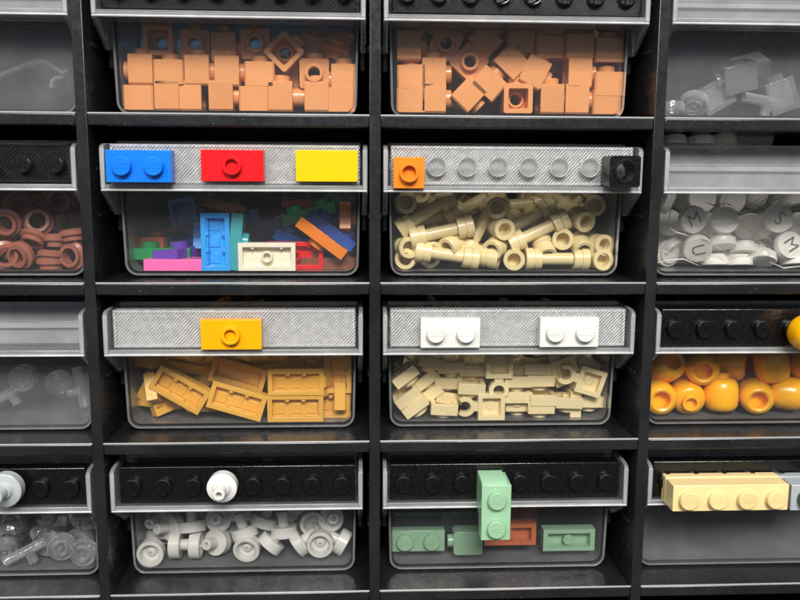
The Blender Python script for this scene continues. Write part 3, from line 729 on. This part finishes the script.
# mixed plates
def pc(kind, col, view, px, py, roll, s, d=0, yaw=0, tilt=0): return (kind, col, view, px, py, roll, yaw, tilt, d, s)
fill_drawer(2, 2, 'mixed plate drawer', G, [(900, 'front')], [
    pc('jumper', 'pink', 'D', 173, 267, 0, 'pink plate lying flat')], dx=.9)
for it in [pc('plate', 'green', 'S', 150, 254, 0, 'green plate lying on the pink one', 5), pc('jumper', 'purple', 'S', 174, 255.5, -5, 'purple plate with central stud leaning on the pink one', 0, yaw=70),
           pc('plate', 'copper', 'S', 160, 243, 0, 'brown-orange plate end behind the green one', 9, yaw=70),
           pc('ribbed', 'azure', 'F', 215.6, 244, 90, 'bright azure plate standing on end, hollow underside out', 0),
           pc('jumper', 'teal', 'S', 235.5, 242, 96, 'teal plate standing on edge beside the azure one', .3),
           pc('jumper', 'cream', 'F', 267, 259, 0, 'white plate on edge with hollow underside out', 0),
           pc('plate', 'red', 'F', 295, 259.5, 0, 'red plate partly hidden behind the white one', 3.6),
           pc('jumper', 'orange', 'S', 321.5, 238.5, 217, 'orange plate leaning diagonally at the right', 0),
           pc('plate', 'dblue', 'S', 334, 231, 37, 'blue plate leaning diagonally behind the orange one', 4.5),
           pc('plate', 'green', 'S', 309, 214, -15, 'dark green plate behind the orange and blue ones', 10),
           pc('plate', 'orange', 'S', 352, 225, 90, 'small orange plate end at the right wall', 3, yaw=70),
           pc('plate', 'brownie', 'S', 343, 267, 0, 'brown plate lying flat at bottom right', 4),
           pc('plate', 'azure', 'S', 199, 256, 90, 'azure piece edge behind the purple plate', 9, yaw=70),
           pc('plate', 'navy', 'F', 268, 236, 15, 'dark blue plate behind the white one', 14, tilt=30), pc('plate', 'navy', 'S', 285, 225, -30, 'dark blue plate with raised studs at back', 18, tilt=20),
           pc('plate', 'navy', 'F', 186, 225, 80, 'dark blue plate upright behind the purple one', 16), pc('plate', 'dgreen', 'S', 240, 240, 10, 'dark grey-green plate lying at the back', 20),
           pc('plate', 'navy', 'S', 180, 242, -20, 'dark blue plate just behind the purple one', 10, tilt=25), pc('jumper', 'darkred', 'S', 308, 204, 5, 'dark red plate at the back of mixed drawer', 24),
           pc('plate', 'brownie', 'S', 220, 205, 15, 'brown plate high at the back', 26), pc('plate', 'dgreen', 'F', 335, 212, -50, 'dark green plate upright at the back', 16),
           pc('plate', 'blue', 'S', 300, 243, 20, 'blue plate between the white and orange ones', 12)]:
    fill_drawer(2, 2, 'mixed plate drawer', G, [(900, 'front')], [it], dx=.9)
filler(2, 2, [('plate', 'navy'), ('plate', 'dgreen'), ('jumper', 'darkred'), ('plate', 'brownie')], 'dark plate lying deep inside the mixed plate drawer', 'dark plates deep in the mixed drawer', 3, (4, 10), (36,), .9, xr=22)
filler(2, 2, [('plate', 'dblue'), ('plate', 'navy'), ('plate', 'blue'), ('jumper', 'brownie')], 'blue or brown plate heaped behind the front pieces of the mixed drawer', 'blue and brown plates heaped in the mixed drawer', 4, (5, 12), (25,), .9, xr=26)

# tan rods
TR = 'tan rod with a socket at each end'
def rod(px, py, roll, d=0, yaw=0, tilt=0, s=TR): return ('rod', 'tan', 'F', px, py, roll, yaw, tilt, d, s)
def so(px, py, yaw=0, tilt=0, d=0, roll=0, s='tan round socket end-on'): return ('socket', 'tan', 'F', px, py, roll, yaw, tilt, d, s)
fill_drawer(3, 2, 'tan rod drawer', G, [(212, 'top'), (238, 'middle'), (400, 'bottom')], [
    rod(447.7, 259, 7.5), rod(442.5, 232.5, -12, .4), rod(418, 213, -33, 1.5), rod(433, 218, -12, 7), rod(475, 204, -30, 6), rod(482, 229, -62, 2.5, yaw=10),
    so(398.5, 248, yaw=15), so(397, 204, yaw=5, tilt=-8, d=1), so(433, 246, tilt=30, d=3.5, yaw=-10), so(454, 245.5, yaw=-40, tilt=25, d=.5), so(498, 248, yaw=-30, tilt=20), so(501, 208, yaw=-20, d=.5), so(503, 229, yaw=12, tilt=5),
    so(408, 265, yaw=-15, d=2), so(430, 268, tilt=10, d=6), so(490, 265, yaw=70, roll=10, d=.3, s='tan round socket seen from its side'),
    rod(558.6, 263.4, 0), so(515.6, 264, yaw=-8), so(602, 264, yaw=8), so(604.5, 245.5, yaw=18), so(584, 246.5, tilt=25, yaw=5), so(566, 240.5, yaw=-15, tilt=-5, d=1), so(546.5, 248.5, tilt=45, yaw=8, d=.5),
    rod(540, 232, -25, 1.0), rod(528, 220.5, -30, 5), rod(519, 205, -6, 8), so(584, 219.5, yaw=15, tilt=15), so(598, 205.8, yaw=-15, d=2), rod(566, 203, 32, 7), rod(586, 226, 50, 8), so(449, 205, yaw=30, tilt=40, d=9), so(420, 199, tilt=-30, d=6), rod(548, 210, 20, 12)], dx=-.3)
filler(3, 2, [('socket', 'tan'), ('rod', 'tan'), ('socket', 'tan')], 'tan rod or socket lying behind the front ones', 'tan rods behind the front ones', 5, (5, 12, 19, 25), (9, 17), -.3, xr=26)

# bag of lettered tiles
def dc(px, py, k='disc', roll=0, yaw=0, tilt=0, d=3, s='white blank round tile facing out'): return (k, 'offwhite', 'F', px, py, roll, yaw, tilt, d, s)
eg = 'white round tile seen edge-on'
fill_drawer(4, 2, 'tile bag', G, [(228, 'top'), (250, 'middle'), (400, 'bottom')], [
    dc(694, 219.5, 'discM', -28, 6, 8, s='white round tile with tilted black letter M'), dc(727, 221, 'disc', yaw=-8, tilt=-14, d=3.4), dc(780, 219, 'discS', 35, -5, 4, s='white round tile with tilted black letter S'),
    dc(791, 246, 'discN', 60, -8, -10, s='white round tile with black letter turned sideways'), dc(701, 248.5, 'discU', 75, 20, 20, 3, s='white round tile with small black U'),
    dc(727, 243, tilt=68, s=eg), dc(720, 261, tilt=80, s=eg), dc(744, 262, tilt=78, s=eg), dc(750, 249, tilt=72, roll=6, s=eg, d=4), dc(768, 259, tilt=60, roll=12, s=eg), dc(752, 226, d=9, tilt=30), dc(800, 226, d=9, tilt=20, yaw=20),
    dc(800, 266, tilt=75, s=eg), dc(820, 235, yaw=10), dc(845, 262, tilt=60), dc(860, 240, tilt=20), dc(885, 255, tilt=30), dc(675, 250, d=8, tilt=40, yaw=30)], dx=-.4)
filler(4, 2, [('disc', 'offwhite')], 'white round tile lying deep inside the bag', 'white round tiles deep in the bag', 6, (6, 14, 22, 29.5), (9, 17, 26), -.4, xr=28)
for x_, y_, tl_, Y_, s_ in ((738, 137.5, 4, 34, 'round white tile topping the bag pile, the left of two facing out'), (759, 138, -8, 34, 'round white tile topping the bag pile, the right of two facing out'),
                     (672, 141, 72, 15, 'white tile lying flat on the bag pile at its left end'), (700, 140.5, 78, 15, 'white tile lying flat on the bag pile, second from the left'), (722, 141, 66, 16, 'white tile lying flat on the bag pile below the upright pair')):
    p = at(x_, y_, Y_); place('disc', 'offwhite', T(*p) @ RX(tl_), s_)
def bag():
    m = MB(); nx, nz = 64, 46; cx = (4-2.5)*W-.4; vs = []
    from mathutils import noise
    def ridge(x, z, s): return sum(abs(noise.noise(Vector((x*f*.08+s, z*f*.11, s*3.1))))/f for f in (1, 2, 4))
    def sheet(sgn, s):
        base = len(m.v); vs = []
        for j in range(nz+1):
            for i in range(nx+1):
                u, v = i/nx*2-1, j/nz*2-1
                x = cx+30.5*u; z = -H+BZ+18.9+17.3*v
                th = (1-abs(u)**5)*(1-abs(v)**5)
                y = 29.5+sgn*15.2*th**.35 + (ridge(x, z, s)*3.2-1.0)*th*(1 if sgn < 0 else 1)
                y = max(y, FY+1.3+.35*abs(noise.noise(Vector((x*.3, z*.3, s)))))
                vs.append((x, y, z+noise.noise(Vector((x*.15, s, 3)))*.8*(1 if v > 0 else 0)))
        fs = [(j*(nx+1)+i, j*(nx+1)+i+1, (j+1)*(nx+1)+i+1, (j+1)*(nx+1)+i) for j in range(nz) for i in range(nx)]
        m.add(vs, fs)
    sheet(-1, 1.7); sheet(1, 8.3)
    o = obj('plastic_bag', m, M_BAG); tag(o, 'crinkled clear plastic bag wrapping the white lettered tiles', 'bag')
    fold_glints = [((660, 204), (664, 218), (672, 236)), ((676, 199), (671, 210), (668, 224)), ((668, 226), (676, 232), (690, 236)), ((714, 206), (726, 210), (742, 213), (760, 207), (782, 197)),
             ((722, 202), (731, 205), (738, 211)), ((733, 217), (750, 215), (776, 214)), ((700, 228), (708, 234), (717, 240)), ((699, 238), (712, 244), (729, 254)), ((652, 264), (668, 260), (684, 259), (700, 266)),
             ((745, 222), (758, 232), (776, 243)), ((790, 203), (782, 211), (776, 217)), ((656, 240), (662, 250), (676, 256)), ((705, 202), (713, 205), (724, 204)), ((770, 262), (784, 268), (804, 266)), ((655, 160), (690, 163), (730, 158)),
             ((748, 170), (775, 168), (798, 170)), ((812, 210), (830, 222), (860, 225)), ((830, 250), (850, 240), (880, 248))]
    for k, f in enumerate(fold_glints):
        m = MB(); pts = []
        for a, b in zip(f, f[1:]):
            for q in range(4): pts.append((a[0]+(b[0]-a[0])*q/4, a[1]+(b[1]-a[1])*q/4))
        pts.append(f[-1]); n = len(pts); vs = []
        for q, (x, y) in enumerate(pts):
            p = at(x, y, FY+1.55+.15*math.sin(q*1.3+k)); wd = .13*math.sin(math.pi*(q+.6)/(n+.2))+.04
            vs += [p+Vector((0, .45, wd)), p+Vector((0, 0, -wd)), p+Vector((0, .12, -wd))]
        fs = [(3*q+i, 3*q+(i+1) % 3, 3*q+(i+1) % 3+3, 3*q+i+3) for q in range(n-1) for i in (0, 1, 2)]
        m.add(vs, fs); c_ = obj('fold', m, M_FOLD_GLINT, o)  # ribbon added as a painted highlight on one crease
bag()

# gold plates
GP = 'gold plate with hollow underside out'; GE = 'gold plate seen edge-on'
def gp(px, py, roll, d=0, v='F', s=GP, yaw=0, tilt=0): return ('ribbed', 'gold', v, px, py, roll, yaw, tilt, d, s)
fill_drawer(2, 3, 'gold plate drawer', G, [(371, 'top'), (392, 'middle'), (500, 'bottom')], [
    gp(179.6, 390, 31, tilt=6), gp(237, 402.5, 17), gp(238, 375, 17, 3.5, tilt=5), gp(296, 382.5, 0), gp(295.5, 409.6, 0), gp(323, 409, 0, 3.6), gp(347.5, 407.7, 90, 0, 'S', GE, yaw=78),
    gp(339, 382, 0, 0, 'S', GE, yaw=62), gp(339, 392, -3, .2, 'S', GE, yaw=58), gp(338, 366, 90, 2.5, 'F'), gp(150, 363, 0, 1, 'S', GE, yaw=55), gp(149.5, 383, -58, 4, 'S', GE, yaw=70), gp(150.5, 402, -3, 4, 'S', GE, yaw=60),
    gp(152.5, 409, 78, .4, 'S', GE, yaw=66), gp(171, 411, -16, 4.2, 'B', 'gold plate with its top face out', yaw=40), gp(206, 412, 8, 4, 'S', GE, yaw=30), gp(190, 366, 22, 3, 'S', GE, yaw=20, tilt=20), gp(208, 372, -40, 6, 'S', GE, tilt=30),
    gp(277, 362, -9, 5, 'S', GE, tilt=25), gp(311, 365, 2, 5)], dx=-.7)
filler(2, 3, [('ribbed', 'gold')], 'gold plate lying behind the front ones in its drawer', 'gold plates behind the front ones', 4, (6, 13, 20, 27), (11, 20), -.7, xr=25)

# tan clip plates
CE = 'tan clip plate seen edge-on'; CU = 'tan clip plate with square underside out'
def cp(px, py, roll, d=0, v='Sd', s=CE, yaw=0, tilt=0): return ('clip', 'pale', v, px, py, roll, -yaw, tilt, d, s)
fill_drawer(3, 3, 'clip plate drawer', G, [(373, 'top'), (392, 'middle'), (500, 'bottom')], [
    cp(404.4, 377, -38, .3, yaw=90), cp(405, 397, -35, .2, yaw=90, tilt=10), cp(415.3, 410.4, -37, yaw=90), cp(444.5, 408.5, 3, yaw=90, tilt=8), cp(472, 387.7, 3, yaw=90, tilt=8), cp(448.6, 381, 2, 3, yaw=90, tilt=15), cp(451.6, 367.6, -2, 3, yaw=90), cp(473, 370.6, 2, 4, yaw=90),
    cp(431.7, 363, 15, 2, yaw=90), cp(425, 382, -35, 3.5, yaw=80), cp(432, 394, -35, 3.5, yaw=100), cp(450, 396, 8, 4, yaw=90, tilt=15),
    cp(491.4, 407, 0, 0, 'F', CU), cp(499.5, 365, -90, 0, 'F', CU), cp(590.5, 382, 17, 0, 'F', CU), cp(565, 371, -20, 3, 'F', CU), cp(541, 381, 0, 1.2, yaw=90), cp(543.5, 400.5, 1, .1, yaw=90), cp(569, 403, 2, .3, yaw=90), cp(518, 382, 0, 1, yaw=90),
    cp(518, 397.6, 0, 1, yaw=90), cp(521, 370, 0, 4, yaw=90), cp(538, 369, 1, 2, yaw=90), cp(555, 366, 80, 4, yaw=90), cp(518.5, 415, 0, 3, yaw=0), cp(541, 415, 0, .4, yaw=90), cp(592, 402, 1, 3, yaw=90), cp(590, 363, 30, 4, yaw=70), cp(474, 410, -10, 7, yaw=60),
    cp(575, 417, 90, 2, yaw=0, s='tan clip piece standing on end'), cp(595, 417, 90, 3, yaw=20, s='tan clip piece standing on end')], dx=-.7)
filler(3, 3, [('clip', 'pale')], 'tan clip plate lying behind the front ones in its drawer', 'tan clip plates behind the front ones', 6, (6, 13, 20, 27), (10, 19), -.7)

# heads
def hd(px, py, yaw=0, tilt=0, roll=0, d=0, s='yellow-orange head with hollow bottom out', v='B'): return ('head', 'head', v, px, py, roll, yaw, tilt, d, s)
st_ = 'yellow-orange head with hollow stud out'; sd_ = 'yellow-orange head seen from its side'
fill_drawer(4, 3, 'head drawer', G, [(384, 'upper'), (500, 'lower')], [
    hd(663, 400.5, -6), hd(694.5, 401, -8, 8, s=st_, v='F'), hd(727.5, 397.5, 0, 82, s=sd_), hd(763, 400, -12, 4), hd(794, 397, 70, 20, s=sd_), 
    hd(672, 370, 10, -30, d=1), hd(708.5, 370.5, -14, 6, d=.5), hd(736, 368, 60, 0, d=6, s=sd_), hd(779, 368, 10, 84, d=1, s=sd_), hd(826, 400, 10), hd(860, 398, 40), hd(820, 370, 30), hd(885, 400, 0, 80), hd(860, 368, 20),
    hd(686, 372, 60, 20, d=9)], dx=-.6)
filler(4, 3, [('head', 'head')], 'yellow-orange head lying deeper inside the head drawer', 'yellow-orange heads behind the front ones', 5, (7, 17, 27.5), (13, 24), -.6, xr=25)

# clear round pieces
def cl(k, px, py, yaw=0, tilt=0, roll=0, d=0, s='transparent round plate facing out'): return (k, M_CLR, 'F', px, py, roll, yaw, tilt, d, s)
fill_drawer(1, 4, 'clear round drawer', G, [(536, 'upper'), (700, 'lower')], [
    cl('clearround', 60, 549, 5, 5), cl('clearround', 86, 555, -6), cl('clearbar', 22, 555, 10, 0, -25, s='transparent bar with a side stub'), cl('clearround', 40, 536, 30, 50, 0, 4, 'transparent round plate tipped over'),
    cl('clearround', 8, 533, 20, 60, 0, 3, 'transparent round plate tipped over'), cl('clearround', 82, 524, 10, 40, 20, 3, 'transparent round plate tipped over'), cl('clearround', 0, 553, 20, 30, 0, 1), cl('clearbar', 38, 552, 70, 0, 80, 3, 'transparent bar standing up'),
    cl('clearround', 60, 524, 10, 70, 0, 6, 'transparent round plate tipped over'), cl('clearround', -30, 550), cl('clearround', -70, 548, 30), cl('clearround', -50, 530, 60)], dx=-.5)
filler(1, 4, [('clearround', M_CLR), ('clearround', M_CLR), ('clearbar', M_CLR)], 'transparent round piece deeper inside the clear round drawer', 'transparent pieces behind the front ones', 6, (7, 14, 21, 29), (5, 12, 22), -.5)

# post dishes
def dh(px, py, v='F', yaw=0, tilt=0, roll=0, d=0, s=None):
    s = s or ('pale dish with open cup facing out' if v == 'F' else 'pale dish with its hollow post out')
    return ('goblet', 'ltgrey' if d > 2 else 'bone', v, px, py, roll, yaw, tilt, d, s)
sdh = 'pale dish and post seen from the side'
fill_drawer(2, 4, 'pale dish drawer', G, [(530, 'top'), (541, 'middle'), (700, 'bottom')], [
    dh(150, 555), dh(176, 549.6, 'F', yaw=-90, s=sdh), dh(191, 550, 'F', yaw=88, d=.2, s=sdh), dh(213.4, 549, 'B', yaw=-25, tilt=-15, d=.6), dh(216, 525.5, 'B', tilt=-22, d=3), dh(189.6, 529, 'F', yaw=25, tilt=70, roll=20, d=2, s=sdh), dh(167, 533, 'B', yaw=-40, tilt=-15, d=2),
    dh(149, 523, 'B', yaw=-15, tilt=5, d=5), dh(238, 519, 'F', tilt=60, d=5, s=sdh), dh(246.5, 550, 'F', yaw=-4, tilt=8), dh(242, 535, 'F', tilt=78, roll=-18, d=.8, s=sdh), dh(263.5, 523.5, 'F', tilt=80, roll=20, d=3.5, s=sdh), dh(271.5, 546.5, 'F', tilt=78, yaw=0, roll=42, s=sdh),
    dh(282.6, 533, 'F', tilt=83, roll=-4, d=1.6, s=sdh), dh(286.6, 515, 'B', yaw=20, tilt=-40, d=6), dh(301, 547, 'F', yaw=0, tilt=80, roll=55, d=.4, s=sdh), dh(320, 545), dh(313, 524, 'F', d=5), dh(330, 525, 'B', yaw=12, tilt=-22, d=1.5), dh(341, 546, 'F', tilt=80, roll=-62, s=sdh, d=1),
    dh(132, 540, 'F', tilt=50, d=7, s=sdh), dh(303, 512, 'F', tilt=50, yaw=20, d=8, s=sdh)], dx=-.5)
filler(2, 4, [('goblet', 'ltgrey')], 'pale dish lying behind the front ones in its drawer', 'pale dishes behind the front ones', 6, (6, 14, 21), (10, 20), -.5)

# sage green pieces
for it in [pc('studblock', 'sage', 'F', 418.5, 543, 0, 'sage green brick with two studs facing out, lower left', 0), pc('notched', 'sage', 'F', 468, 543, 0, 'sage green block with notched edges and a side stud', 0),
           pc('frame', 'rust', 'F', 510, 534, 0, 'rust brown hollow brick behind the hanging sage piece', 1.5), pc('frame', 'sage', 'F', 568.7, 539.5, 0, 'sage green hollow brick with round post inside, lower right', 0),
           pc('studblock', 'dgreen', 'B', 420, 522, 0, 'brick coloured dark green for shade, behind the studded one', 9), pc('studblock', 'dgreen', 'B', 466, 521, 0, 'brick coloured dark green for shade, behind the notched one', 8),  # dark green paints the shaded tops of the sage pieces
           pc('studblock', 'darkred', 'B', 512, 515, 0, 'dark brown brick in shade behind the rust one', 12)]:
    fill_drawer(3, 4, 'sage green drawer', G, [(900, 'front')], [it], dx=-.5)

# transparent bricks, top right and odd clear bits
for it in [pc('clearbrick', M_CLR, 'F', 742, 75, -105, 'largest transparent brick, lying tilted in the middle', 1.5, yaw=75), pc('clearbrick', M_CLR, 'F', 716, 104, 60, 'small transparent brick leaning over at the left', 5, yaw=90),
           pc('clearround', M_CLR, 'F', 675, 109, 0, 'transparent round plate flat by the left wall', 3, tilt=80), pc('clearbrick', M_CLR, 'F', 757, 70, -105, 'transparent brick just right of the tilted middle one', 10, yaw=60), pc('clearround', M_CLR, 'F', 698, 108, 20, 'transparent round plate leaning near the left wall', 2, tilt=50), pc('clearbrick', M_CLR, 'F', 785, 103, -20, 'transparent brick at the bottom right corner', 2, yaw=80),
           pc('clearbar', M_CLR, 'F', 765, 108, 10, 'transparent bar lying on the drawer floor', 3), pc('clearbrick', M_CLR, 'F', 820, 98, 30, 'transparent brick leaning beyond the corner one', 4, yaw=85)]:
    fill_drawer(4, 1, 'top right clear drawer', G, [(900, 'front')], [it], dx=.2)
for it in [pc('clearround', M_CLR, 'F', 21, 379, 0, 'transparent round plate upright, the larger of two', 8), pc('clearround', M_CLR, 'F', 55, 385, 0, 'transparent round plate leaning at the right', 16, yaw=30, tilt=30),
           pc('clearbar', M_CLR, 'F', 6, 395, -30, 'transparent bar leaning by the round plate', 10), pc('clearbar', M_CLR, 'F', 80, 388, 80, 'transparent bar standing near the right wall', 14)]:
    fill_drawer(1, 3, 'bare left drawer', G, [(900, 'front')], [it], dx=-.7)
def strap(pts, name, label, hw=1.6, th=.5):
    m = MB(); vs = []; n = len(pts)
    for k, p in enumerate(pts):
        a = pts[max(k-1, 0)]; b = pts[min(k+1, n-1)]; t = (b-a).normalized(); nn = Vector((-t.z, 0, t.x))
        for dy in (-hw, hw):
            for s in (-th, th): vs.append(p+nn*s+Vector((0, dy, 0)))
    fs = []
    for k in range(n-1):
        a, b = 4*k, 4*k+4
        for i, j in ((0, 1), (1, 3), (3, 2), (2, 0)): fs.append((a+i, a+j, b+j, b+i))
    fs += [(0, 1, 3, 2), (4*n-4, 4*n-3, 4*n-1, 4*n-2)]
    o = obj(name, m.add(vs, fs), M_CLR); tag(o, label, 'plastic scrap')
strap([at(x, y, 22) for x, y in ((-30, 84), (-5, 78), (15, 70), (30, 64), (40, 61.5), (48, 62), (56, 68), (64, 73), (69, 70))], 'clear_strap', 'bent transparent plastic strap in the top left drawer')
strap([at(x, y, 20) for x, y in ((52, 88), (52.5, 82), (56, 78), (63, 77))], 'clear_hook', 'small transparent hook below the bent strap', 1.0, .4)
